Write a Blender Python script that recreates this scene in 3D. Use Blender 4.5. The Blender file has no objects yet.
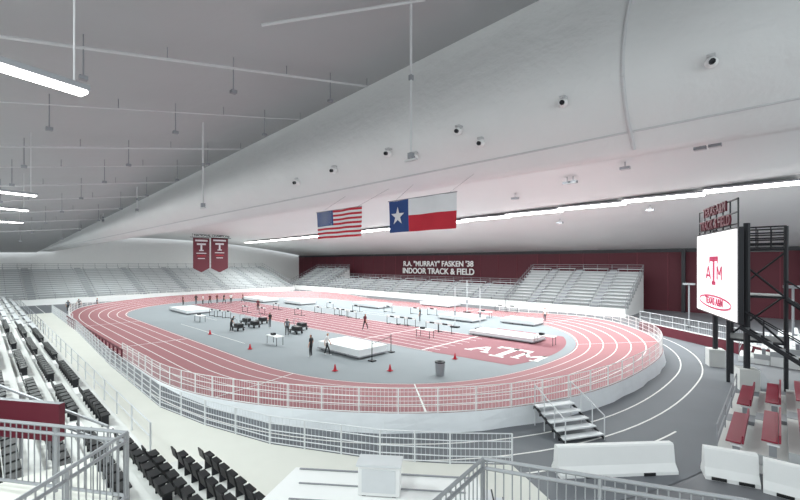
import bpy, math, random
from mathutils import Vector, Matrix
random.seed(7)
CAMH=7.2; FY=262.0; F=400.0; CA=.725; SA=.689
def P(px,py,z=0.0):
    Z=(CAMH-z)*F/(py-FY); X=(px-400)/F
    return (Z*(SA-CA*X), Z*(CA+SA*X))
def PD(px,Z):
    X=(px-400)/F
    return (Z*(SA-CA*X), Z*(CA+SA*X))
def lin(c):
    return tuple(((x/255)/12.92 if x/255<=.04045 else ((x/255+.055)/1.055)**2.4) for x in c)+(1,)
MATS={}
def mat(name,rgb,rough=.6,metal=0,nscale=None,namt=.12,bump=0,bscale=None,emit=0,alpha=1):
    if name in MATS: return MATS[name]
    m=bpy.data.materials.new(name); m.use_nodes=True
    nt=m.node_tree; b=nt.nodes['Principled BSDF']
    c=lin(rgb)
    b.inputs['Base Color'].default_value=c
    b.inputs['Roughness'].default_value=rough
    b.inputs['Metallic'].default_value=metal
    tc=nt.nodes.new('ShaderNodeTexCoord')
    if nscale:
        n=nt.nodes.new('ShaderNodeTexNoise'); n.inputs['Scale'].default_value=nscale; n.inputs['Detail'].default_value=5
        nt.links.new(tc.outputs['Object'],n.inputs['Vector'])
        r=nt.nodes.new('ShaderNodeMix'); r.data_type='RGBA'
        r.inputs['A'].default_value=tuple(x*(1-namt) for x in c[:3])+(1,)
        r.inputs['B'].default_value=tuple(min(1,x*(1+namt)) for x in c[:3])+(1,)
        nt.links.new(n.outputs['Fac'],r.inputs['Factor'])
        nt.links.new(r.outputs['Result'],b.inputs['Base Color'])
    if bump:
        n2=nt.nodes.new('ShaderNodeTexNoise'); n2.inputs['Scale'].default_value=bscale or 3; n2.inputs['Detail'].default_value=4
        nt.links.new(tc.outputs['Object'],n2.inputs['Vector'])
        bp=nt.nodes.new('ShaderNodeBump'); bp.inputs['Strength'].default_value=bump; bp.inputs['Distance'].default_value=.2
        nt.links.new(n2.outputs['Fac'],bp.inputs['Height']); nt.links.new(bp.outputs['Normal'],b.inputs['Normal'])
    if emit:
        b.inputs['Emission Color'].default_value=c; b.inputs['Emission Strength'].default_value=emit
    MATS[name]=m; return m

class MB:
    def __init__(s): s.v=[];s.f=[];s.m=[];s.mats=[]
    def mi(s,m):
        if m not in s.mats: s.mats.append(m)
        return s.mats.index(m)
    def face(s,pts,m):
        i=len(s.v); s.v+=[tuple(p) for p in pts]; s.f.append(tuple(range(i,i+len(pts)))); s.m.append(s.mi(m))
    def hexa(s,b,t,m,top=None):
        i=len(s.v); s.v+=[tuple(p) for p in b]+[tuple(p) for p in t]; k=s.mi(m); kt=s.mi(top) if top else k
        for q,kk in (((0,3,2,1),k),((4,5,6,7),kt),((0,1,5,4),k),((1,2,6,5),k),((2,3,7,6),k),((3,0,4,7),k)):
            s.f.append(tuple(i+a for a in q)); s.m.append(kk)
    def box(s,c,sz,m,ang=0,top=None):
        ca,sa=math.cos(ang),math.sin(ang); hx,hy,hz=sz[0]/2,sz[1]/2,sz[2]/2
        def q(x,y,z): return (c[0]+x*ca-y*sa,c[1]+x*sa+y*ca,c[2]+z)
        b=[q(-hx,-hy,-hz),q(hx,-hy,-hz),q(hx,hy,-hz),q(-hx,hy,-hz)]
        t=[q(-hx,-hy,hz),q(hx,-hy,hz),q(hx,hy,hz),q(-hx,hy,hz)]
        s.hexa(b,t,m,top)
    def tube(s,a,b,r,m,n=6,r2=None,caps=True):
        a=Vector(a);b=Vector(b);d=b-a
        if d.length<1e-6: return
        d.normalize(); x=d.orthogonal().normalized(); y=d.cross(x); r2=r if r2 is None else r2
        i=len(s.v); k=s.mi(m)
        for j in range(n):
            t=2*math.pi*j/n+math.pi/n; o=x*math.cos(t)+y*math.sin(t)
            s.v.append(tuple(a+o*r)); s.v.append(tuple(b+o*r2))
        for j in range(n):
            j2=(j+1)%n; s.f.append((i+2*j,i+2*j2,i+2*j2+1,i+2*j+1)); s.m.append(k)
        if caps:
            s.f.append(tuple(i+2*j for j in range(n))); s.m.append(k)
            s.f.append(tuple(i+2*j+1 for j in reversed(range(n)))); s.m.append(k)
    def ell(s,c,r,m,n=10):
        i=len(s.v);k=s.mi(m);h=n//2
        for a in range(h+1):
            for b in range(n):
                p=math.pi*a/h;t=2*math.pi*b/n
                s.v.append((c[0]+r[0]*math.sin(p)*math.cos(t),c[1]+r[1]*math.sin(p)*math.sin(t),c[2]+r[2]*math.cos(p)))
        for a in range(h):
            for b in range(n):
                s.f.append((i+a*n+b,i+a*n+(b+1)%n,i+(a+1)*n+(b+1)%n,i+(a+1)*n+b)); s.m.append(k)
    def strip(s,A,B,m,closed=False):
        i=len(s.v);n=len(A);k=s.mi(m)
        for a,b in zip(A,B): s.v+= [tuple(a),tuple(b)]
        for j in range(n if closed else n-1):
            j2=(j+1)%n; s.f.append((i+2*j,i+2*j2,i+2*j2+1,i+2*j+1)); s.m.append(k)
    def grid(s,rows,m):
        i=len(s.v);n=len(rows[0]);k=s.mi(m)
        for r in rows: s.v+=[tuple(p) for p in r]
        for a in range(len(rows)-1):
            for b in range(n-1):
                s.f.append((i+a*n+b,i+a*n+b+1,i+(a+1)*n+b+1,i+(a+1)*n+b)); s.m.append(k)
    def build(s,name,smooth=False,parent=None):
        me=bpy.data.meshes.new(name)
        me.from_pydata([(-p[0],p[1],p[2]) for p in s.v],[],[tuple(reversed(f)) for f in s.f])
        for m in s.mats: me.materials.append(m)
        me.polygons.foreach_set('material_index',s.m)
        if smooth: me.polygons.foreach_set('use_smooth',[True]*len(s.f))
        me.update()
        o=bpy.data.objects.new(name,me); bpy.context.scene.collection.objects.link(o)
        if parent: o.parent=parent
        return o
def text(name,body,loc,right,size,m,parent=None,ext=.02,align='CENTER',sx=1):
    cu=bpy.data.curves.new(name,'FONT'); cu.body=body; cu.size=size; cu.extrude=ext; cu.align_x=align; cu.align_y='CENTER'; cu.offset=size*.018
    cu.materials.append(m)
    o=bpy.data.objects.new(name,cu); bpy.context.scene.collection.objects.link(o)
    X=Vector((-right[0],right[1],0)).normalized(); Y=Vector((0,0,1)); Zv=X.cross(Y)
    M=Matrix(((X.x,Y.x,Zv.x,-loc[0]),(X.y,Y.y,Zv.y,loc[1]),(X.z,Y.z,Zv.z,loc[2]),(0,0,0,1)))
    o.matrix_world=M@Matrix.Diagonal((sx,1,1,1))
    if parent: o.parent=parent
    return o

# ---------------- materials
m_track=mat('track_rubber',(166,113,118),.8,0,.6,.07)
m_maroonfloor=mat('sprint_rubber',(148,96,104),.8,0,.6,.07)
m_line=mat('line_paint',(240,238,236),.6)
m_infield=mat('infield_rubber',(140,146,151),.75,0,.5,.05)
m_apron=mat('apron_rubber',(112,115,121),.65,0,.7,.06)
m_floor=mat('floor_concrete',(114,115,120),.55,0,.4,.08)
m_walk=mat('walkway_concrete',(222,221,214),.6,0,.8,.05)
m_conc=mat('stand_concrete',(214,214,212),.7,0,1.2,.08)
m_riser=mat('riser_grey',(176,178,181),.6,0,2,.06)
m_ceil_shaded=mat('ceiling_membrane_shaded',(172,173,175),.42,0,.15,.05,.25,.5)  # near-side shade painted into the colour, so the truss fabric reads lighter
m_ceil_lit=mat('ceiling_membrane_lit',(230,231,231),.45,0,.15,.03,.2,.5)  # same membrane on the far side, its brighter lighting painted into the colour
m_fabric=mat('truss_fabric',(228,228,228),.5,0,.3,.04,.7,.8)
m_white=mat('white_paint',(238,238,238),.5,0,2,.03)
m_wrap=mat('plastic_wrap',(228,231,235),.3,0,1.5,.05,.12,2)
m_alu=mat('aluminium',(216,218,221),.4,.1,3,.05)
m_alud=mat('aluminium_dark',(145,147,152),.5,.2,3,.05)  # darker grey metal for rails, brackets, posts and housings
m_steel=mat('galvanised_steel',(160,162,166),.4,.3,4,.08)
m_dark=mat('dark_steel',(38,39,44),.5,.3,3,.1)
m_black=mat('black_plastic',(25,25,28),.45,0,5,.1)
m_maroon=mat('maroon_paint',(98,24,42),.55,0,.5,.1)
m_maroond=mat('maroon_wall',(80,22,36),.7,0,.3,.12)
m_seatm=mat('maroon_seat',(136,34,56),.5,0,2,.08)
m_emit=mat('lamp_diffuser',(255,253,250),.5,0,emit=9)
m_screen=mat('screen_white',(250,248,250),.4,0,emit=.6)
m_pipe=mat('pipe_white',(205,205,207),.5,0,3,.05)
m_red=mat('flag_red',(190,30,50),.7,0,2,.06); m_blue=mat('flag_blue',(38,70,130),.7,0,2,.06); m_fw=mat('flag_white',(225,225,228),.7,0,2,.04)
m_pad=mat('mat_vinyl',(232,234,236),.4,0,2,.04); m_padb=mat('mat_base',(120,124,132),.6,0,2,.1)

b=MB(); b.box((45,29,-.1),(136,94,.2),m_floor); b.build('floor')

# ---------------- track
C0,C1,VC=28.6,61.0,30.2
RI=16.7; RO=22.8
def g(t): return 1+(.085*math.sin(2*t)**2 if 0<t<math.pi/2 else 0)
def oval(R,n=56,ns=18):
    L=[]
    for i in range(ns): L.append((C1-(C1-C0)*i/ns,VC-R))
    for i in range(n): t=math.pi*i/n; L.append((C0-R*g(t)*math.sin(t),VC-R*g(t)*math.cos(t)))
    for i in range(ns): L.append((C0+(C1-C0)*i/ns,VC+R))
    for i in range(n): t=math.pi*i/n; L.append((C1+R*math.sin(t),VC+R*math.cos(t)))
    return L
def sm(x): x=max(0,min(1,x)); return x*x*(3-2*x)
def bank(u): return max(sm((29-u)/17),sm((u-57)/15))
def tz(R,u,off=0): return .05+bank(u)*(max(0,R-RI)/6)*.75+off
def ring(R,off=0): return [(u,v,tz(R,u,off)) for u,v in oval(R)]
b=MB()
Rs=[RI,18.2,19.7,21.2,RO]
for a,c in zip(Rs,Rs[1:]): b.strip(ring(a),ring(c),m_track,True)
for i in range(7):
    R=RI+.08+i*.985
    b.strip(ring(R,.012),ring(R+.075,.012),m_line,True)
for (uu,side) in ((56,-1),(40,-1),(33,1)):
    A=[(uu,VC+side*R,tz(R,uu,.014)) for R in (RI+.1,RO-.1)]
    B=[(uu+.12,VC+side*R,tz(R,uu,.014)) for R in (RI+.1,RO-.1)]
    b.strip(A,B,m_line)
for t in (.35,.8,1.9,2.6):
    A=[];B=[]
    for R in (RI+.1,19.7,RO-.1):
        for L,tt in ((A,t),(B,t+.004)):
            u=C0-R*g(tt)*math.sin(tt); L.append((u,VC-R*g(tt)*math.cos(tt),tz(R,u,.014)))
    b.strip(A,B,m_line)
top=ring(RO); bot=[]
for i,(u,v) in enumerate(oval(RO)):
    w=.06*math.sin(i*2.1)*bank(u)
    d=Vector((u-min(max(u,C0),C1),v-VC)).normalized(); bot.append((u+d.x*(.15+w),v+d.y*(.15+w),0))
mid=[((a[0]+c[0])/2,(a[1]+c[1])/2,(a[2])/2) for a,c in zip(top,bot)]
b.strip(top,mid,m_wrap,True); b.strip(mid,bot,m_wrap,True)
inn=ring(RI); b.strip(inn,[(p[0],p[1],0) for p in inn],m_line,True)
b.build('running_track')
# infield
b=MB()
pts=[(u,v,.05) for u,v in oval(RI-.02)]
b.face(pts,m_infield)
def rect(u0,u1,v0,v1,z,m): b.face([(u0,v0,z),(u1,v0,z),(u1,v1,z),(u0,v1,z)],m)
rect(22,72,24.6,33.2,.06,m_maroonfloor)
RD=RI-.8
D=[]
for i in range(41):
    t=math.pi*i/40
    u=C0-RD*math.sin(t); v=VC-RD*math.cos(t)
    if v>24.6 and v<39: D.append((u,v,.06))
b.face([(22,24.6,.06)]+D+[(22,D[-1][1],.06)],m_maroonfloor)
for i in range(9):
    v=24.7+i*1.05; rect(20,71,v,v+.07,.068,m_line)
rect(21,21.15,24.7,33.1,.068,m_line)
rect(28,28.12,24.7,33.1,.068,m_line)
for (u0,u1,v0,v1) in ((34,50,16,16.06),(50,62,20,20.06),(30,30.06,36,44),(36,60,37,37.06),(36,60,38.2,38.26)): rect(u0,u1,v0,v1,.068,m_line)
lc=(15.6,28.6)
def bar(a,c,w,z=.072,m=None):
    a=Vector(a);c=Vector(c);d=(c-a).normalized();n=Vector((-d.y,d.x))*w/2
    q=[a-n,c-n,c+n,a+n]; b.face([(lc[0]-p.x,lc[1]+p.y,z) for p in q],m or m_line)
LT=(((-1.1,1.6),(1.1,1.6),.5),((0,1.8),(0,-1.6),.55),((-.6,-1.6),(.6,-1.6),.35),((-1.3,1.8),(-1.3,1.0),.3),((1.3,1.8),(1.3,1.0),.3),
    ((-2.9,-1.1),(-2.1,.9),.35),((-2.1,.9),(-1.3,-1.1),.35),((-2.6,-.3),(-1.6,-.3),.25),((-3.2,-1.1),(-2.5,-1.1),.25),((-1.7,-1.1),(-1.0,-1.1),.25),
    ((1.2,-1.1),(1.2,.9),.35),((1.2,.9),(2.0,-.3),.3),((2.0,-.3),(2.8,.9),.3),((2.8,.9),(2.8,-1.1),.35),((.9,-1.1),(1.6,-1.1),.25),((2.4,-1.1),(3.1,-1.1),.25))
for (a,c,w) in LT: bar(a,c,w)
b.build('infield')
b=MB()
def arcpts(R,t0,t1,z,n=60): return [(C0-R*g(t0+(t1-t0)*i/n)*math.sin(t0+(t1-t0)*i/n),VC-R*g(t0+(t1-t0)*i/n)*math.cos(t0+(t1-t0)*i/n),z) for i in range(n+1)]
b.strip(arcpts(22.5,0,math.pi,.02),arcpts(28.2,0,math.pi,.02),m_apron)
b.strip([(C0,VC-22.5,.02),(90,VC-22.5,.02)],[(C0,3,.02),(90,3,.02)],m_apron)
for k,R in enumerate((23.8,25.0,26.2)):
    te=(2.7,2.6,1.2)[k]
    b.strip(arcpts(R,0,te,.03),arcpts(R+.08,0,te,.03),m_line)
    if k<1:
        v=VC-R; b.strip([(C0,v,.03),(88,v,.03)],[(C0,v-.08,.03),(88,v-.08,.03)],m_line)
b.build('apron_lanes_floor')

fp=[P(52,313),P(76,331),P(110,366),P(160,408),P(205,426),P(270,445),P(380,461),P(450,465),P(512,466)]
def fence(name,pts,h,post,wire,mp,mw,rails=(1,.5,.08),rp=.035,rr=.025,rw=.008,z=None):
    b=MB()
    for i in range(len(pts)-1):
        a=Vector(pts[i]);c=Vector(pts[i+1])
        for r in rails: b.tube(a+Vector((0,0,h*r)),c+Vector((0,0,h*r)),rr,mp,5)
        L=(c-a).length; n=max(1,round(L/post))
        for k in range(n+ (1 if i==len(pts)-2 else 0)):
            p=a+(c-a)*k/n; b.tube(p,p+Vector((0,0,h)),rp,mp,5)
        if wire:
            n=max(1,round(L/wire))
            for k in range(n):
                p=a+(c-a)*(k+.5)/n; b.tube(p+Vector((0,0,h*rails[-1])),p+Vector((0,0,h)),rw,mw,3,caps=False)
    return b.build(name)
fence('perimeter_fence',[(p[0],p[1],.04) for p in fp],1.1,1.6,.16,m_alu,m_alu,(1,.75,.5,.25,.06),.035,.022,.007)
b=MB()
b.strip([(p[0],p[1],.04) for p in fp],[(p[0],-6,.04) for p in fp],m_walk)
b.face([(fp[-1][0],fp[-1][1],.04),(fp[-1][0],-6,.04),(-4,-6,.04),(-4,6,.04),(2,10,.04)],m_walk)
b.build('walkway_floor')
def bend(c,sgn,name,step):
    pts=[]
    for i in range(49):
        t=math.pi*(-.02+1.04*i/48); q=g(t) if sgn>0 else 1; u=c-sgn*(RO-.05)*q*math.sin(t); v=VC-(RO-.05)*q*math.cos(t); pts.append((u,v,tz(RO-.05,u)))
    if sgn>0: pts=[(u,VC-RO+.05,tz(RO,u)) for u in (36,33,30)]+pts
    return fence(name,pts,1.05,1.5,step,m_white,m_white,(1,.66,.33,.03),.03,.02,.007)
bend(C0,1,'track_guardrail',.16); bend(C1,-1,'track_guardrail',.4)
b=MB()
for i in range(20):
    u=34+i*1.3
    b.box((u,VC-RO-.4,.5),(.10,.10,1.0),m_maroon)
    b.box((u+.65,VC-RO-.4,.93),(1.2,.05,.14),m_maroon); b.box((u+.65,VC-RO-.4,.45),(1.2,.04,.07),m_maroon)
b.build('padded_barrier_rail')

# ---------------- bleachers
def bleacher(name,o,d,e,L,rows,dep,rise,z0,aisles=(),m_step=m_conc,m_bench=m_alu,m_front=m_white,back=True,alt=None,aw=1.3):
    b=MB(); d=Vector(d).normalized(); e=Vector(e).normalized(); o=Vector(o)
    def pt(a,r,z): q=o+d*a+e*r; return (q.x,q.y,z)
    def blk(a0,a1,r0,r1,zb,zt,m,top=None):
        b.hexa([pt(a0,r0,zb),pt(a1,r0,zb),pt(a1,r1,zb),pt(a0,r1,zb)],[pt(a0,r0,zt),pt(a1,r0,zt),pt(a1,r1,zt),pt(a0,r1,zt)],m,top)
    segs=[];s=0
    for a in list(aisles)+[L+aw/2]:
        segs.append((s,a-aw/2)); s=a+aw/2
    for j in range(rows):
        z=z0+j*rise
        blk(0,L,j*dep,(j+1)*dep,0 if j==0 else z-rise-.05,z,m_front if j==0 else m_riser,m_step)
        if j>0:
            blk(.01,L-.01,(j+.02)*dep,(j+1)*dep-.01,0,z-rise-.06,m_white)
        mb=m_bench
        for a0,a1 in segs:
            if a1-a0<.5: continue
            blk(a0,a1,j*dep+dep*.45,j*dep+dep*.45+.32,z+.38,z+.44,mb)
            n=max(1,int((a1-a0)/2))
            for k in range(n+1):
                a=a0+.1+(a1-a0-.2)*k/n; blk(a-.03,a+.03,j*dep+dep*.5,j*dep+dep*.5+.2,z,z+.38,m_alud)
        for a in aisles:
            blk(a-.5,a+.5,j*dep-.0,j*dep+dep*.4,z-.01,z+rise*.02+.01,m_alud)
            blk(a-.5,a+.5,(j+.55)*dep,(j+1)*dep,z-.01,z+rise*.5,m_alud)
    zt=z0+(rows-1)*rise
    if back:
        for r in (.35,.7,1.05):
            b.tube(pt(0,rows*dep,zt+r),pt(L,rows*dep,zt+r),.03,m_alud,5)
        n=int(L/2)
        for k in range(n+1):
            b.tube(pt(L*k/n,rows*dep,zt),pt(L*k/n,rows*dep,zt+1.05),.03,m_alud,5)
        for a in (0,L):
            for r in (.5,1.05): b.tube(pt(a,0,z0+r),pt(a,rows*dep,zt+r),.03,m_alud,5)
            for j in range(rows+1): 
                zz=z0+(min(j,rows-1))*rise; b.tube(pt(a,min(j*dep,rows*dep),zz),pt(a,min(j*dep,rows*dep),zz+1.05),.025,m_alud,5)
    for r in (.5,1.0): b.tube(pt(0,.05,z0+r),pt(L,.05,z0+r),.025,m_alud,5)
    n=int(L/2.5)
    for k in range(n+1): b.tube(pt(L*k/n,.05,z0),pt(L*k/n,.05,z0+1.0),.025,m_alud,5)
    return b.build(name)
bleacher('far_side_bleacher',(14.5,57.5),(1,0),(0,1),17,12,.8,.42,1.1,(4,9,13))
bleacher('far_side_bleacher',(31.7,57.5),(1,0),(0,1),50,7,.8,.36,1.1,tuple(range(6,50,7)))
bleacher('far_side_bleacher',(82,57.5),(1,0),(0,1),14,12,.8,.40,1.1,(5,10))
bleacher('end_bleacher',(89,-9),(0,1),(1,0),64,16,1.05,.32,1.0,tuple(range(7,64,8)),aw=1.6)

b=MB(); seats=MB()
def seat(u,v,z):
    seats.hexa([(u-.21,v-.14,z+.38),(u+.21,v-.14,z+.38),(u+.21,v+.12,z+.42),(u-.21,v+.12,z+.42)],[(u-.21,v-.14,z+.43),(u+.21,v-.14,z+.43),(u+.21,v+.12,z+.46),(u-.21,v+.12,z+.46)],m_black)
    seats.hexa([(u-.21,v-.20,z+.40),(u+.21,v-.20,z+.40),(u+.21,v-.16,z+.40),(u-.21,v-.16,z+.40)],[(u-.19,v-.27,z+.70),(u+.19,v-.27,z+.70),(u+.19,v-.23,z+.70),(u-.19,v-.23,z+.70)],m_black)
    seats.box((u,v,z+.19),(.05,.22,.38),m_dark)
aisl=[16.5,23,30.5,38]
rows=9;dep=.9;rise=.45
for j in range(rows):
    v1=3.7-j*dep; z=1.2+rise*j
    u0=10.2
    b.hexa([(u0,v1-dep,0),(46,v1-dep,0),(46,v1,0),(u0,v1,0)],[(u0,v1-dep,z),(46,v1-dep,z),(46,v1,z),(u0,v1,z)],m_conc)
    u=u0+.7
    while u<45.6:
        if all(abs(u-a)>1.0 for a in aisl): seat(u,v1-.52,z)
        u+=.54
    for a in aisl: b.box((a,v1-dep*.75,z+.1),(1.2,dep*.5,.2),m_white)
for j in range(4):
    v1=5.6-j*.8; z=.45+.3*j
    b.hexa([(9.2,v1-.8,0),(14.2,v1-.8,0),(14.2,v1,0),(9.2,v1,0)],[(9.2,v1-.8,z),(14.2,v1-.8,z),(14.2,v1,z),(9.2,v1,z)],m_conc)
    if j<3:
        for i in range(8): seat(9.6+i*.57,v1-.42,z)
b.build('near_side_stand'); seats.build('stadium_seats')
bleacher('near_side_bleacher',(46.2,3.9),(1,0),(0,-1),41,13,.85,.36,1.0,tuple(range(6,41,7)),back=False)
fence('stand_front_rail',[(46,3.75,1.2),(14.5,3.75,1.2)],.9,2.2,0,m_alu,m_alu,(1,.5),.03,.022)

# ---------------- walls
b=MB(); b.box((45,70.15,4.6),(136,.3,9.2),m_maroond)
for i in range(34): b.box((-20+i*4,69.97,4.6),(.12,.08,9.1),m_maroon)
b.box((45,69.95,8.9),(136,.12,.5),m_dark)
b.build('wall_far')
b=MB(); b.box((111,29,7),(.3,84,14),m_white); b.build('wall_end')
sg=bpy.data.objects.new('wall_sign_lettering',None); bpy.context.scene.collection.objects.link(sg)
text('line_1','R.A. "MURRAY" FASKEN \'38',(55.4,69.8,6.75),(-1,0),1.65,m_white,sg,.05)
text('line_2','INDOOR TRACK & FIELD',(55.4,69.8,5.1),(-1,0),1.8,m_white,sg,.05)

# ---------------- ceiling
BUL=2.6
def vT(u): return 30-(u+.76)*.1984
def hT(u): return 18.6-(u-12.3)*.1704
def hL(u): return 7.5-(u+.76)*.0482
def hE(u): return 2+(105-u)*.08
def wf(u): return max(0,min(1,(105-u)/50))
def prof(u,f):
    return (u, vT(u)-BUL*wf(u)*math.sin(math.pi*min(1,f**1.6)), hT(u)+CAMH+(hL(u)-hT(u))*f)
def nearc(u,v):
    s=(v+12)/(vT(u)+12); return CAMH+hE(u)+(hT(u)-hE(u))*s
def hB(u): return hL(u)+1.3+1.6*u/105
def farc(u,v):
    vb=vT(u)+2.6; s=(v-vb)/(70-vb); return CAMH+hB(u)*(1-s)+1.95*s+(.2+1.3*max(u,0)/88)*4*s*(1-s)
us=[-20+i*3.25 for i in range(41)]
b=MB()
b.grid([[(u,-12+(vT(u)+12)*s/12,nearc(u,-12+(vT(u)+12)*s/12)) for s in range(13)] for u in us],m_ceil_shaded)
b.grid([[(u,vT(u)+2.6+(70-vT(u)-2.6)*s/16,farc(u,vT(u)+2.6+(70-vT(u)-2.6)*s/16)) for s in range(17)] for u in us],m_ceil_lit)
b.build('ceiling',True)
b=MB()
rowsg=[]
for k,u in enumerate([-20+i*1.3 for i in range(101)]):
    L=hL(u)+CAMH;v=vT(u);w=wf(u)
    r=[]
    for i in range(21):
        f=i/20; p=prof(u,f); r.append((p[0],p[1]-.07*w*math.sin(k*1.7+i*.35)*math.sin(math.pi*f),p[2]))
    r+= [(u,v+.35,L-.2*w),(u,v+1.2,L-.2*w),(u,v+2.3,L+.3*w),(u,v+2.6,hB(u)+CAMH)]
    rowsg.append(r)
b.grid(rowsg,m_fabric)
b.build('truss_fabric_enclosure',True)
b=MB()
for i in range(20): b.tube(prof(6.7,i/20),prof(6.7,(i+1)/20),.14,m_pipe,6)
uu=[-18+i*2.6 for i in range(46)]
for a,c in zip(uu,uu[1:]): b.tube(prof(a,.93),prof(c,.93),.08,m_pipe,6)
b.build('fabric_seam')
b=MB()
for u,r in ((26,.09),(34,.05),(43,.09),(49,.05),(56,.09),(63,.06),(70,.09),(77,.06),(84,.09)):
    n=8
    vv=[-8+(vT(u)-1.5+8)*i/n for i in range(n+1)]
    for a,c in zip(vv,vv[1:]): b.tube((u,a,nearc(u,a)-.7),(u,c,nearc(u,c)-.7),r,m_pipe,6)
    for a in vv: b.tube((u,a,nearc(u,a)-.7),(u,a,nearc(u,a)+.05),.03,m_alud,5)
    for a in vv[3:8:2]: b.tube((u,a,nearc(u,a)-2.2),(u,a,nearc(u,a)-.7),.04,m_alud,5); b.box((u,a,nearc(u,a)-2.25),(.35,.35,.2),m_alud)
b.build('ceiling_pipe')
def pole(px,Z,y0,y1,name='hanging_pole'):
    u,v=PD(px,Z); b=MB(); zb=CAMH+(FY-y1)*Z/F; zt=nearc(u,v)+.05
    b.tube((u,v,zb),(u,v,zt),.08,m_pipe,8)
    b.box((u,v,zb),(.9,.18,.12),m_pipe); b.box((u,v,zb+.25),(.3,.3,.35),m_alud)
    b.box((u,v,zb+(zt-zb)*.5),(.22,.22,.3),m_alud)
    b.build(name)
pole(411,24,8,160); pole(203,36,140,208); pole(137,52,180,212); pole(103,62,200,222)
b=MB(); p0=PD(411,24)
p1=PD(345,27)
b.tube((p0[0]-.6,p0[1]+.6,nearc(p0[0]-.6,p0[1]+.6)-.4),(p1[0],p1[1]-6,nearc(p1[0],p1[1]-6)-.4),.09,m_pipe,6); b.build('ceiling_bracket_beam')
def lamp(name,c,du,dv,wid,hang_to,energy,dz=0):
    e=bpy.data.objects.new(name,None); bpy.context.scene.collection.objects.link(e)
    b=MB(); L=math.hypot(du,dv); ang=math.atan2(dv,du)
    b.box((c[0],c[1],c[2]+.12),(L,wid+.1,.16),m_alud,ang)
    for s in (-.4,.4): b.tube((c[0]+du*s,c[1]+dv*s,c[2]+.15),(c[0]+du*s,c[1]+dv*s,hang_to),.025,m_pipe,5)
    b.build('housing',parent=e)
    b=MB(); b.box((c[0],c[1],c[2]+.0),(L-.08,wid,.1),m_emit,ang); b.build('diffuser',parent=e)
    if energy:
        l=bpy.data.lights.new('lamp','AREA'); l.shape='RECTANGLE'; l.size=L; l.size_y=wid; l.energy=energy; l.color=(.90,1,.98)
        o=bpy.data.objects.new('lamp',l); bpy.context.scene.collection.objects.link(o); o.location=(-c[0],c[1],c[2]-.08); o.rotation_euler=(0,0,-ang); o.parent=e
    return e
for (px,py,hh,Lm) in ((22,74,5,2.9),(8,193,5,3.2),(6,209,5,3.2),(6,222,5,3.2)):
    Z=hh*F/(FY-py); u,v=PD(px,Z); lamp('added_fill_light',(u,v,CAMH+hh),.25*Lm,.97*Lm,.42,nearc(u,v),450)
for u in (5,20,35,50,65,80): lamp('added_fill_light',(u,-5.5,nearc(u,-5.5)-.5),4,0,.6,nearc(u,-5.5),1600)  # added row of lamps out of view, brightens the fascia from behind left
for u in (14,24,35,47,60,74,86):
    v=vT(u)+3.9; z=farc(u,v)-.2; lamp('added_fill_light',(u,v,z),4,0,.6,farc(u,v),1200)  # added fill lamps, kept out of sight behind the truss lip
u=-8
while u<92:
    v=45.0+ (u/90)*1.0
    z=farc(u+3.2,v)-.3
    lamp('added_fill_light',(u+3.2,v,z),6.45,0,1.7,z+.3,1050); u+=6.5
def hib(px,py,v,name='high_bay_light'):
    X=(px-400)/F; Z=v/(CA+SA*X); u=Z*(SA-CA*X); z=farc(u,v)
    b=MB(); b.tube((u,v,z-.4),(u,v,z+.02),.04,m_alud,5); b.box((u,v,z-.5),(.7,.4,.2),m_alud); b.box((u,v,z-.62),(.6,.3,.05),m_pipe)
    b.build(name)
for px,v in ((515,38),(567,36),(573,36),(625,35),(700,34),(715,34),(650,48),(560,50)): hib(px,0,v)
def spk(px,py,s=1):
    X=(px-400)/F; Z=(29.85)/((CA+SA*X)+.1984*(SA-CA*X))
    for it in range(6):
        u,v=PD(px,Z); z=CAMH+(FY-py)*Z/F
        f=max(.02,min(.98,(z-CAMH-hT(u))/(hL(u)-hT(u)))); Z*=prof(u,f)[1]/v
    u,v=PD(px,Z); z=CAMH+(FY-py)*Z/F; v-=.08
    b=MB(); b.box((u,v-.1,z+.25*s),(.35*s,.6*s,.12),m_pipe); b.tube((u,v-.2,z+.3*s),(u,v-.2,z-.05),.05,m_pipe,6)
    b.ell((u,v-.25,z-.1),(.3*s,.3*s,.27*s),m_white); b.tube((u,v-.3,z-.12),(u-.1,v-.66*s,z-.2),.14*s,m_dark,8)
    b.build('dome_camera',True)
for px,py in ((391,153),(418,157),(461,131),(565,103),(712,63),(300,182),(337,170),(483,143)): spk(px,py,1.05)

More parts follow.
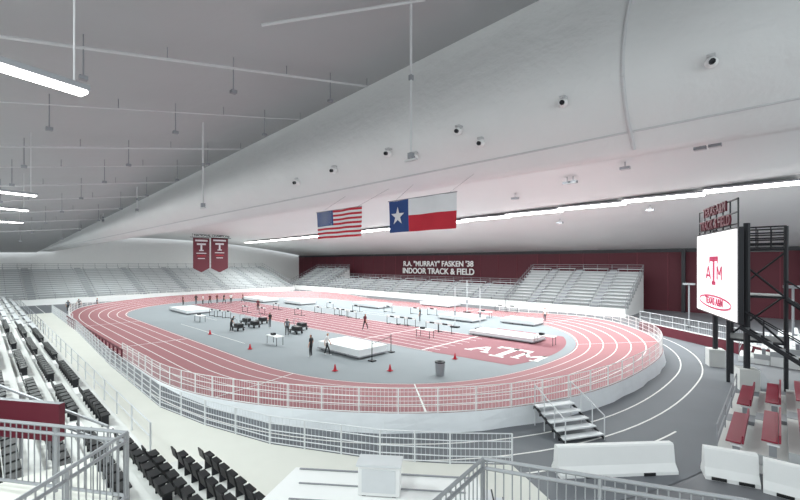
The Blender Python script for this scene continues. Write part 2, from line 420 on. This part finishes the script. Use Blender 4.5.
# ---------------- flags
def flag(name,px0,px1,y0,y1,kind):
    vF=23.0 if kind!='us' else 21.0
    X=(px0-400)/F; Z0=vF/(CA+SA*X); u0=Z0*(SA-CA*X)
    X=(px1-400)/F; Z1=vF/(CA+SA*X); u1=Z1*(SA-CA*X)
    zt=CAMH+(FY-y0)*Z0/F; zb=CAMH+(FY-y1)*Z0/F; H=zt-zb; Wd=u0-u1
    b=MB()
    N=26
    def pt(s,t,off=0):
        return (u0-Wd*s, vF+.10*math.sin(s*14+t*1.5)-off, zt-H*t)
    def patch(s0,s1,t0,t1,m,off=0):
        n=max(2,int((s1-s0)*N)); 
        b.grid([[pt(s0+(s1-s0)*i/n,t0+(t1-t0)*j/2,off) for j in range(3)] for i in range(n+1)],m)
    if kind=='us':
        for k in range(13):
            m=m_red if k%2==0 else m_fw
            patch(.4 if k<7 else 0,1,k/13,(k+1)/13,m)
        patch(0,.4,0,7/13,m_blue)
        for r in range(9):
            for c in range(6 if r%2==0 else 5):
                s=.033+c*.066+(0 if r%2==0 else .033); t=(r+1)*(7/13)/10
                p=Vector(pt(s,t,.02)); pp=[]
                for q in range(10):
                    rr=.08 if q%2==0 else .035; a=math.pi/2+q*math.pi/5
                    pp.append((p.x-rr*math.cos(a),p.y,p.z+rr*math.sin(a)))
                b.face(pp,m_fw)
    else:
        patch(0,.333,0,1,m_blue); patch(.333,1,0,.5,m_fw); patch(.333,1,.5,1,m_red)
        p=Vector(pt(.166,.5,.14)); pp=[]
        for q in range(10):
            rr=.75 if q%2==0 else .29; a=math.pi/2+q*math.pi/5
            pp.append((p.x-rr*math.cos(a),p.y,p.z+rr*math.sin(a)))
        b.face(pp,m_fw)
    b.tube((u0+.1,vF,zt+.03),(u1-.1,vF,zt+.03),.04,m_alud,6)
    for s in (.1,.9):
        uu=u0-Wd*s; b.tube((uu,vF,zt),(uu,vT(uu)-.1,hL(uu)+CAMH+.2),.012,m_alud,4)
    b.build(name,True)
flag('american_flag',317,361,213,239,'us')
flag('texas_flag',389,456,202,233,'tx')

# ---------------- banner
ub=88.0
def bpt(px): X=(px-400)/F; Z=ub/(SA-CA*X); return Z*(CA+SA*X),Z
b=MB()
for a,c in ((193,209.5),(211,228)):
    v0,Z0=bpt(a);v1,Z1=bpt(c);Z=(Z0+Z1)/2
    zt=CAMH+(FY-238)*Z/F; zb=CAMH+(FY-271)*Z/F
    vm=(v0+v1)/2
    b.face([(ub,v0,zt),(ub,v1,zt),(ub,v1,zb+.6),(ub,vm,zb-.3),(ub,v0,zb+.6)],m_maroon)
    b.box((ub-.02,vm,zt-.55),((.03),(v1-v0)*.75,.35),m_fw)
    b.box((ub-.02,vm,zt-1.3),(.03,1.8,.35),m_fw); b.box((ub-.02,vm,zt-2.0),(.03,.35,1.3),m_fw); b.box((ub-.02,vm,zt-2.6),(.03,.9,.22),m_fw)
    for k in range(3): b.box((ub-.02,vm,zt-3.2-k*.55),(.03,2.0-.3*k,.16),m_fw if k%2==0 else m_red)
v0,Z0=bpt(190);v1,Z1=bpt(231); zt=CAMH+(FY-238)*((Z0+Z1)/2)/F
b.tube((ub,v0,zt+.05),(ub,v1,zt+.05),.06,m_dark,6)
for v in (v0+.5,v1-.5): b.tube((ub,v,zt),(ub,v,farc(ub,v)-.02),.03,m_dark,4)
bo=b.build('championship_banner')
text('banner_title','TRACK & FIELD\nNATIONAL CHAMPIONS',(ub-.6,(v0+v1)/2,zt+.75),(0,1),.66,m_dark,bo)

# ---------------- video board
A=(4.4,36.2);B=(1.7,28.8)
e=bpy.data.objects.new('video_scoreboard',None); bpy.context.scene.collection.objects.link(e)
d=(Vector(B)-Vector(A)); L=d.length; d.normalize(); n=Vector((d.y,-d.x)) 
if n.x<0: n=-n
ang=math.atan2(d.y,d.x); mid=(Vector(A)+Vector(B))/2
b=MB(); b.box((mid.x-n.x*.16,mid.y-n.y*.16,6.45),(L,.26,5.4),m_dark,ang); b.build('cabinet',parent=e)
b=MB(); b.box((mid.x,mid.y,6.45),(L-.2,.06,5.2),m_screen,ang); b.build('screen_face',parent=e)
m_logo=mat('logo_maroon',(190,50,95),.5,0,emit=.2)
def sp(a,z,off=.06): q=mid+d*a+n*off; return (q.x,q.y,z)
b=MB()
def sbar(a0,z0,a1,z1,w):
    k=.78; a0*=k;a1*=k; z0=6.7+(z0-6.7)*k; z1=6.7+(z1-6.7)*k; w*=k
    p=Vector((a0,z0));q=Vector((a1,z1));t=(q-p).normalized();nn=Vector((-t.y,t.x))*w/2
    b.face([sp(*(p-nn)),sp(*(q-nn)),sp(*(q+nn)),sp(*(p+nn))],m_logo)
for s in ((-1.0,7.6,1.0,7.6,.4),(0,7.7,0,5.6,.45),(-.5,5.6,.5,5.6,.3),(-2.0,5.9,-1.4,7.0,.25),(-1.4,7.0,-.8,5.9,.25),(-1.8,6.2,-1.0,6.2,.18),(.9,5.9,.9,7.0,.25),(.9,7.0,1.4,6.3,.2),(1.4,6.3,1.9,7.0,.2),(1.9,7.0,1.9,5.9,.25),(-1.0,7.8,-1.0,7.2,.2),(1.0,7.8,1.0,7.2,.2)): sbar(*s)
el=[]
for i in range(28):
    t=2*math.pi*i/28; el.append((4.0*math.cos(t),4.05+.5*math.sin(t)))
for i in range(28):
    a=el[i];c=el[(i+1)%28]; sbar(a[0],a[1],c[0],c[1],.14)
b.build('emblem',parent=e)
text('board_caption','TEXAS A&M',sp(0,4.65),(d.x,d.y),.66,m_logo,e,.01)
b=MB()
for a in (-L*.32,L*.38):
    q=mid+d*a-n*.7
    b.tube((q.x,q.y,0),(q.x,q.y,9.4),.16,m_dark,8)
    b.box((q.x,q.y,.6),(.9,.9,1.2),m_conc,ang)
q1=mid-d*(L*.32)-n*.7;q2=mid+d*(L*.38)-n*.7
for z in (4,5.5,7.2,8.8):
    b.tube((q1.x,q1.y,z),(q2.x,q2.y,z),.09,m_dark,6)
    for q in (q1,q2): b.tube((q.x,q.y,z),(q.x+n.x*.6,q.y+n.y*.6,z),.07,m_dark,6)
b.build('support_posts',parent=e)
b=MB()
for z in (9.35,10.0,10.75):
    p=sp(-L*.47,z,-.1);q=sp(L*.47,z,-.1); b.tube(p,q,.05,m_dark,5)
for k in range(7):
    a=-L*.47+L*.94*k/6; b.tube(sp(a,9.1,-.1),sp(a,10.75,-.1),.045,m_dark,5)
b.build('header_frame',parent=e)
text('header_letters','TEXAS A&M\nTRACK & FIELD',sp(0,10.05,.02),(d.x,d.y),.86,m_maroon,e,.05)

# access tower
b=MB()
cu,cv=PD(757,24)
hw=1.25
cor=[(cu+a*hw,cv+c*hw) for a,c in ((-1,-1),(1,-1),(1,1),(-1,1))]
for x,y in cor: b.tube((x,y,0),(x,y,9.2),.1,m_dark,6)
for z in (2.6,5.2,7.9):
    for i in range(4):
        a=cor[i];c=cor[(i+1)%4]; b.tube((a[0],a[1],z),(c[0],c[1],z),.08,m_dark,5)
        if z<7: b.tube((a[0],a[1],z),(c[0],c[1],z+2.6),.06,m_dark,5)
    b.box((cu,cv,z),(2*hw,2*hw,.14),m_dark)
for z in (8.25,8.55,8.85,9.2):
    for i in range(4):
        a=cor[i];c=cor[(i+1)%4]; b.tube((a[0],a[1],z),(c[0],c[1],z),.045,m_dark,5)
for i in range(4):
    a=cor[i];c=cor[(i+1)%4]
    for k in range(1,4): b.tube((a[0]+(c[0]-a[0])*k/4,a[1]+(c[1]-a[1])*k/4,7.9),(a[0]+(c[0]-a[0])*k/4,a[1]+(c[1]-a[1])*k/4,9.2),.03,m_dark,5)
for (s0,s1) in (((cu-hw,cv-hw,5.2),(cu-hw-3.4,cv-hw-.3,2.4)),((cu+.6,cv-hw-1,3.6),(cu-4.2,cv-hw-2.2,.5))):
    for off in (0,.9):
        a=Vector(s0)+Vector((0,-off,0));c=Vector(s1)+Vector((0,-off,0)); b.tube(a,c,.12,m_dark,5)
        b.tube(a+Vector((0,0,1)),c+Vector((0,0,1)),.035,m_dark,5)
        for k in range(6): p=a+(c-a)*k/5; b.tube(p,p+Vector((0,0,1)),.03,m_dark,4)
    for k in range(10):
        p=Vector(s0)+(Vector(s1)-Vector(s0))*(k+.5)/10; b.box((p.x,p.y-.45,p.z+.05),(.26,.9,.04),m_steel)
b.build('access_stair_tower')

for px,Z,y in ((689,44,284),(793,30,287)):
    u,v=PD(px,Z); z=CAMH-(y-FY)*Z/F; b=MB(); b.tube((u,v,0),(u,v,z),.08,m_alud,8); b.box((u,v,z),(1.1,.4,.2),m_alud); b.tube((u,v,0),(u,v,.3),.2,m_dark,8); b.build('lamp_post')
b=MB()
for u in (-14,-8,-2,4,10):
    b.box((u,69.3,4.4),(.45,.5,8.8),m_dark)
b.build('wall_columns')

# right stands
bleacher('maroon_bench_bleacher',(1.7,18.3),(0,1),(-1,0),9,9,.95,.3,.35,(4.5,),m_conc,m_alu,m_white,False,None)
b=MB()
for j in range(9):
    for (a0,a1) in ((18.4,22.1),(23.5,27.2)):
        z=.35+j*.3+.45; u=1.7-j*.95-.45
        b.box((u-.04,(a0+a1)/2,z+.03),(.42,a1-a0,.05),m_seatm)
        b.box((u-.30,(a0+a1)/2,z+.16),(.06,a1-a0,.28),m_seatm)
b.build('bench_seat_cushions')
bleacher('end_corner_bleacher',(2.2,38.0),(0,1),(-1,-.1),9,8,.85,.3,.4,(4.5,),m_conc,m_alu,m_white,False)
r0=P(640,330);r1=P(812,372)
fence('concourse_rail',[(r0[0],r0[1],.9),(r1[0],r1[1],.9)],1.1,1.5,.18,m_alu,m_alu,(1,.5,.05),.03,.025,.008)
b=MB(); dd=Vector(r1)-Vector(r0); b.box(((r0[0]+r1[0])/2,(r0[1]+r1[1])/2,.45),(dd.length,.2,.9),m_maroon,math.atan2(dd.y,dd.x),m_white); b.build('concourse_parapet')

def barrier(p0,p1,h=.98):
    b=MB(); a=Vector(p0);c=Vector(p1);t=(c-a).normalized();n=Vector((-t.y,t.x))
    prof_=[(-.35,0),(-.35,.12),(-.2,.35),(-.13,h-.05),(-.09,h),(.09,h),(.13,h-.05),(.2,.35),(.35,.12),(.35,0)]
    nr=8
    rows=[[ (a.x+(c.x-a.x)*k/nr+n.x*q, a.y+(c.y-a.y)*k/nr+n.y*q, z) for q,z in prof_] for k in range(nr+1)]
    b.grid(rows,m_white)
    b.face(rows[0],m_white); b.face(list(reversed(rows[-1])),m_white)
    for k in (2,6):
        q=a+(c-a)*k/nr
        for s in (-1,1): b.box((q.x+n.x*s*.33,q.y+n.y*s*.33,.07),(.4,.1,.1),m_black,math.atan2(t.y,t.x))
    b.build('concrete_barrier')
barrier(P(556,474),P(671,470)); barrier(P(703,474),P(757,484)); barrier(P(763,488),(-1.6,17.3))

tS=math.atan2(C0-4.8,-(18.0-VC))-.06; RS=RO*g(tS)
b=MB(); rad=Vector((-math.sin(tS),-math.cos(tS))); tan=Vector((-rad.y,rad.x)); cc=Vector((C0,VC)); an=math.atan2(tan.y,tan.x)
tS2=tS
for k in range(5):
    q=cc+rad*(RS+.5+.42*k); z=.88-.17*k
    b.box((q.x,q.y,z),(1.9,.36,.05),m_alu,an); b.box((q.x-rad.x*.17,q.y-rad.y*.17,z-.1),(1.9,.03,.14),m_black,an)
for s in (-.93,.93):
    a=cc+rad*(RS+.4)+tan*s; c=cc+rad*(RS+2.4)+tan*s
    b.tube((a.x,a.y,.85),(c.x,c.y,.06),.06,m_dark,5)
    b.tube((a.x,a.y,1.8),(c.x,c.y,1.0),.025,m_alu,5)
    for k in range(4):
        q=a+(c-a)*k/3; b.tube((q.x,q.y,0),(q.x,q.y,1.8-.8*k/3),.025,m_alu,5)
b.build('portable_steps')

def barrail(name,pts,h,mz=m_steel,step=.12):
    return fence(name,pts,h,1.3,step,mz,mz,(1,.88,.08),.03,.028,.011)
dk=3.55
a=PD(-10,6.6);c=PD(127,6.1)
barrail('foreground_railing',[(a[0],a[1],dk),(c[0],c[1],dk),(c[0]-1.5,c[1]-1.6,dk)],1.05)
b=MB(); p0=PD(-6,8.3);p1=PD(62,8.0)
ag=math.atan2(p1[1]-p0[1],p1[0]-p0[0]); ln=math.hypot(p1[0]-p0[0],p1[1]-p0[1])
b.box(((p0[0]+p1[0])/2,(p0[1]+p1[1])/2,4.0),(ln,.12,.75),m_maroon,ag,m_steel)
q0=PD(-8,8.6);q1=PD(108,8.4)
for dz in (0,-.35): b.tube((q0[0],q0[1],4.6+dz),(q1[0],q1[1],3.75+dz),.03,m_steel,6)
for k in range(5):
    f=k/4; b.tube((q0[0]+(q1[0]-q0[0])*f,q0[1]+(q1[1]-q0[1])*f,3.0),(q0[0]+(q1[0]-q0[0])*f,q0[1]+(q1[1]-q0[1])*f,4.6-.85*f),.025,m_steel,6)
b.build('stair_parapet')
a=PD(483,5.7);c=PD(600,5.2);d2=PD(745,4.7)
barrail('foreground_railing',[(a[0]-.2,a[1]-1.9,3.3),(a[0],a[1],3.3),(c[0],c[1],3.3),(d2[0],d2[1],3.3),(d2[0]-1,d2[1]+.2,3.3)],1.1)
b=MB(); b.box((3.2,-1,3.2),(12.5,4.9,.6),m_walk); b.box((.6,3.2,3.1),(5.5,4.2,.35),m_walk)
for (x,y) in ((-2.5,-3),(-2.5,1),(8.8,-3),(-1.5,4.8),(2.5,4.6)): b.box((x,y,1.5),(.4,.4,3.0),m_conc)
b.build('upper_concourse_deck')
# landing platform with edge strip and side steps
b=MB(); c0=(10.6,6.6);c1=(6.3,9.9)
b.hexa([(9.0,3.6,0),c0+(0,),c1+(0,),(3.2,6.0,0)],[(9.0,3.6,1.0),c0+(1.0,),c1+(1.0,),(3.2,6.0,1.0)],m_white)
ed=(Vector(c1)-Vector(c0)).normalized(); no=Vector((-ed.y,ed.x)); 
if no.y<0: no=-no
aa=math.atan2(ed.y,ed.x); el_=(Vector(c1)-Vector(c0)).length; mp=(Vector(c0)+Vector(c1))/2
b.box((mp.x-no.x*.1,mp.y-no.y*.1,1.02),(el_-.3,.07,.02),m_alud,aa)
for k in (1,2,3): 
    q=mp-no*(.1+.75*k); b.box((q.x,q.y,1.02),(el_-.8,.05,.02),m_alud,aa)
for k in range(4):
    q=Vector(c1)-no*1.0+ed*(.2+.32*k); b.box((q.x,q.y,.4-.1*k),(.32,1.5,.8-.2*k),m_alu,aa); b.box((q.x+ed.x*.14,q.y+ed.y*.14,.81-.2*k),(.04,1.5,.02),m_dark,aa)
b.build('landing_platform')
q=P(380,492,1.0); b=MB(); b.box((q[0],q[1],1.0+.42),(1.1,.5,.78),m_white,aa); b.box((q[0],q[1],1.0+.83),(1.2,.6,.05),m_alu,aa); b.box((q[0]+no.x*-.26,q[1]+no.y*-.26,1.42),(.9,.02,.6),m_alu,aa)
for s in (-.4,.4): b.box((q[0]+ed.x*s,q[1]+ed.y*s,1.02),(.1,.45,.06),m_dark,aa)
b.build('service_cabinet')

# ---------------- infield equipment
def pad(px,py,lu,wv,h,name='landing_mat'):
    u,v=P(px,py); b=MB(); z=.07
    b.box((u,v,z+.14),(lu+.2,wv+.2,.08),m_alud)
    for a in (-.45,-.15,.15,.45):
        for c in (-.45,.45): b.box((u+lu*a,v+wv*c,z+.06),(.12,.12,.12),m_dark)
    b.box((u,v,z+.18+h*.4),(lu,wv,h*.8),m_pad if h<.6 else m_padb,0,m_pad)
    b.box((u,v,z+.18+h*.9),(lu+.08,wv+.08,h*.2),m_pad)
    b.build(name)
pad(352,352,5.0,2.8,.5); pad(506,338,6.5,2.4,.25); pad(462,320,5,3,.4); pad(522,324,4,2.5,.4); pad(440,306,6,3,.4); pad(190,312,7,3.2,.35); pad(260,301,8,3,.4); pad(300,304,5,3,.4); pad(372,307,6,3,.4)
def hurdle(px,py,w=1.2,h=1.0,along=0,name='hurdle'):
    u,v=P(px,py); b=MB(); a=(math.cos(along),math.sin(along)); z=.07
    for s in (-1,1):
        x=u+a[0]*w/2*s;y=v+a[1]*w/2*s
        b.tube((x,y,z),(x,y,z+h),.03,m_dark,5); b.tube((x-a[1]*.0,y,z+.03),(x-a[1]*.6,y+a[0]*.6,z+.03),.03,m_dark,5)
    b.box((u,v,z+h-.05),(w+.1,.04,.14),m_white,along); b.box((u,v,z+h-.05),(w*.4,.05,.145),m_dark,along)
    b.tube((u-a[0]*w/2,v-a[1]*w/2,z+.1),(u+a[0]*w/2,v+a[1]*w/2,z+.1),.02,m_dark,4)
    b.build(name)
for px,py in ((392,325),(410,327),(402,326),(338,316),(352,319),(343,317),(220,318),(228,319),(212,317),(432,332),(445,334),(298,316),(318,314),(245,313),(262,315),(415,315),(432,316),(388,313),(276,310),(500,312),(512,313),(356,312),(330,309)): hurdle(px,py,1.6,.95,0)
def table(px,py):
    u,v=P(px,py); b=MB(); z=.07; b.box((u,v,z+.74),(1.8,.75,.05),m_white)
    for s in (-.8,.8):
        for t in (-.3,.3): b.tube((u+s,v+t,z),(u+s,v+t,z+.72),.025,m_dark,5)
    b.box((u+.3,v,z+.86),(.4,.3,.18),m_dark); b.build('folding_table')
for q in ((425,338),(545,345),(275,345),(200,322),(485,318)): table(*q)
def cone(px,py):
    u,v=P(px,py); b=MB(); b.box((u,v,.09),(.3,.3,.03),m_red); b.tube((u,v,.1),(u,v,.5),.12,m_red,8,.03); b.build('traffic_cone')
for q in ((335,372),(390,372),(250,350),(455,360),(210,335)): cone(*q)
b=MB(); p0=P(372,362);p1=P(391,353)
for p in (p0,p1):
    b.box((p[0],p[1],.1),(.5,.4,.06),m_dark); b.tube((p[0],p[1],.07),(p[0],p[1],1.5),.03,m_dark,6)
b.tube((p0[0],p0[1],1.3),(p1[0],p1[1],1.3),.02,m_black,6); b.build('high_jump_standards')
def standard(px,py):
    u,v=P(px,py); b=MB(); b.box((u,v,.14),(.9,.6,.12),m_dark); b.tube((u,v,.1),(u,v,4.6),.05,m_alu,6); b.tube((u,v,3.0),(u-.6,v,3.0),.03,m_alu,5); b.box((u,v,1.6),(.14,.14,.5),m_padb); b.build('pole_vault_standard')
standard(455,328); standard(480,330); standard(467,313)
u,v=P(440,376); b=MB(); b.tube((u,v,.07),(u,v,.85),.27,m_alud,14,.31); b.tube((u,v,.85),(u,v,.92),.33,m_dark,14); b.tube((u,v,.92),(u,v,.98),.2,m_dark,14,.1); b.build('trash_can')
def cart(px,py):
    u,v=P(px,py); b=MB(); b.box((u,v,.42),(1.6,.8,.08),m_dark)
    for s in (-.6,.6):
        for t in (-.3,.3): b.tube((u+s,v+t-.04,.21),(u+s,v+t+.04,.21),.14,m_black,10)
    b.box((u-.2,v,.62),(.9,.6,.34),m_black); b.ell((u+.45,v,.6),(.28,.25,.18),m_padb)
    b.tube((u+.8,v-.3,.42),(u+.9,v-.3,1.1),.025,m_alud,5); b.tube((u+.8,v+.3,.42),(u+.9,v+.3,1.1),.025,m_alud,5); b.tube((u+.9,v-.3,1.1),(u+.9,v+.3,1.1),.025,m_alud,5)
    b.build('equipment_cart')
for q in ((238,331),(254,328),(262,324),(246,325),(296,334),(301,330)): cart(*q)

# ---------------- people
m_skin=mat('skin',(190,140,115),.6); m_hair=mat('hair',(45,32,26),.8); m_shoe=mat('shoe',(225,225,225),.6)
cl={'maroon':m_maroon,'black':m_black,'white':mat('shirt_white',(225,225,225),.8),'grey':mat('cloth_grey',(95,98,105),.8),'navy':mat('cloth_navy',(35,40,60),.8)}
cache={}
def person_mesh(pose,top,bot):
    key=(pose,top,bot)
    if key in cache: return cache[key]
    V=[];E=[];R=[]
    def add(p,r,par=None):
        V.append(p);R.append(r)
        if par is not None:E.append((par,len(V)-1))
        return len(V)-1
    lean={'stand':0,'walk':.05,'bend':.45}[pose]
    def L(x,y,z):
        if z>.95: 
            dz=z-.95; return (x,y+dz*math.sin(lean),.95+dz*math.cos(lean))
        return (x,y,z)
    pel=add(L(0,0,.97),.125)
    sp_=add(L(0,.0,1.15),.115,pel); ch=add(L(0,0,1.34),.14,sp_); nk=add(L(0,0,1.49),.055,ch)
    hd=add(L(0,.02,1.59),.085,nk); ht=add(L(0,.02,1.68),.09,hd)
    st={'stand':(0,0),'walk':(.28,-.25),'bend':(.08,-.05)}[pose]
    for s,o in ((1,st[0]),(-1,st[1])):
        h=add((s*.09,0,.9),.09,pel); k=add((s*.10,o*.55+.04,.5),.062,h); an_=add((s*.11,o,.09),.042,k); add((s*.12,o+.16,.045),.036,an_)
        sh=add(L(s*.185,0,1.41),.06,ch); el=add(L(s*.25,-.03-o*.2,1.14),.044,sh)
        if pose=='bend': wr=add(L(s*.2,.2,.98),.03,el)
        else: wr=add((s*.25,.06-o*.5,.9),.03,el)
        w=Vector(V[wr]); pa=add(tuple(w+Vector((0,.02,-.08))),.034,wr); p=Vector(V[pa])
        for i,(dx,ln) in enumerate(((-.028,.07),(-.01,.08),(.01,.075),(.028,.06))):
            a1=add(tuple(p+Vector((dx*.6,dx+.005,-.045))),.009,pa); add(tuple(p+Vector((dx*.6,dx+.02,-.045-ln*.9))),.008,a1)
        th=add(tuple(p+Vector((-s*.03,.03,-.01))),.01,pa); add(tuple(p+Vector((-s*.035,.05,-.05))),.009,th)
    me=bpy.data.meshes.new('pm'); me.from_pydata(V,E,[]); ob=bpy.data.objects.new('pm',me); bpy.context.scene.collection.objects.link(ob)
    md=ob.modifiers.new('s','SKIN'); md.use_smooth_shade=True
    for i,sv in enumerate(me.skin_vertices[0].data): sv.radius=(R[i],R[i]*(.8 if i<3 else 1)); sv.use_root=(i==0)
    ob.modifiers.new('ss','SUBSURF').levels=1
    dg=bpy.context.evaluated_depsgraph_get(); out=bpy.data.meshes.new_from_object(ob.evaluated_get(dg)); bpy.data.objects.remove(ob)
    out.materials.clear()
    for m in (cl[bot],cl[top],m_skin,m_hair,m_shoe): out.materials.append(m)
    hp=Vector(V[ht]); nkp=Vector(V[nk])
    for f in out.polygons:
        c=f.center
        if c.z<.1: k=4
        elif (c-hp).length<.2 and (c.z>hp.z+.02 or c.y<hp.y-.04): k=3
        elif c.z>nkp.z+0.0 and (c-hp).length<.3: k=2
        elif abs(c.x)>.2 and c.z<1.2: k=2
        elif c.z<.98 and abs(c.x)<.2: k=0
        else: k=1
        f.material_index=k
    import bmesh
    bm=bmesh.new(); bm.from_mesh(out)
    def blob(p,r,k):
        res=bmesh.ops.create_icosphere(bm,subdivisions=1,radius=r,matrix=Matrix.Translation(p))
        for vv in res['verts']:
            for ff in vv.link_faces: ff.material_index=k
    blob(hp+Vector((0,.088,-.05)),.016,2)
    for s in (1,-1): blob(hp+Vector((s*.03,.078,-.02)),.01,3); blob(hp+Vector((s*.088,0,-.04)),.02,2)
    blob(hp+Vector((0,.075,-.09)),.012,0)
    bm.to_mesh(out); bm.free()
    cache[key]=out; return out
def person(px,py,z,head,pose,top,bot,s=1):
    u,v=P(px,py,z); o=bpy.data.objects.new('person',person_mesh(pose,top,bot)); bpy.context.scene.collection.objects.link(o)
    o.location=(-u,v,z); o.rotation_euler=(0,0,head); o.scale=(s,s,s)
person(311,357,.06,2,'stand','black','black'); person(327,355,.06,-1,'walk','white','black')
person(68,312,.04,1,'stand','grey','black'); person(79,310,.04,2,'walk','black','black'); person(97,309,.05,0,'stand','navy','black')
for i,(px,py) in enumerate(((183,306),(196,305),(203,305),(210,304.5),(217,304),(224,304),(231,303.5),(243,303),(258,311))): person(px,py,.06,i*1.3,('stand','walk')[i%2],('maroon','black','white','maroon')[i%4],('black','grey','black')[i%3])
person(231,332,.06,0,'bend','black','black'); person(270,328,.06,2,'stand','black','grey'); person(287,336,.06,1,'bend','grey','black')
person(480,300,.05,1,'walk','maroon','black'); person(545,322,.06,1,'stand','white','grey'); person(420,322,.06,2,'stand','black','grey'); person(365,330,.06,0,'walk','maroon','black')

# ---------------- world
w=bpy.data.worlds.new('World'); bpy.context.scene.world=w; w.use_nodes=True
bg=w.node_tree.nodes['Background']; bg.inputs[0].default_value=(.89,.97,.99,1); bg.inputs[1].default_value=1.35

cam=bpy.data.cameras.new('Camera'); cam.lens=18; cam.sensor_width=36; cam.shift_y=.015; cam.clip_end=600; cam.clip_start=.05
co=bpy.data.objects.new('Camera',cam); bpy.context.scene.collection.objects.link(co)
co.location=(0,0,CAMH); co.rotation_euler=(math.radians(90),0,math.atan2(SA,CA)); bpy.context.scene.camera=co
try: bpy.context.scene.view_settings.view_transform='Standard'
except Exception as ex: print(ex)
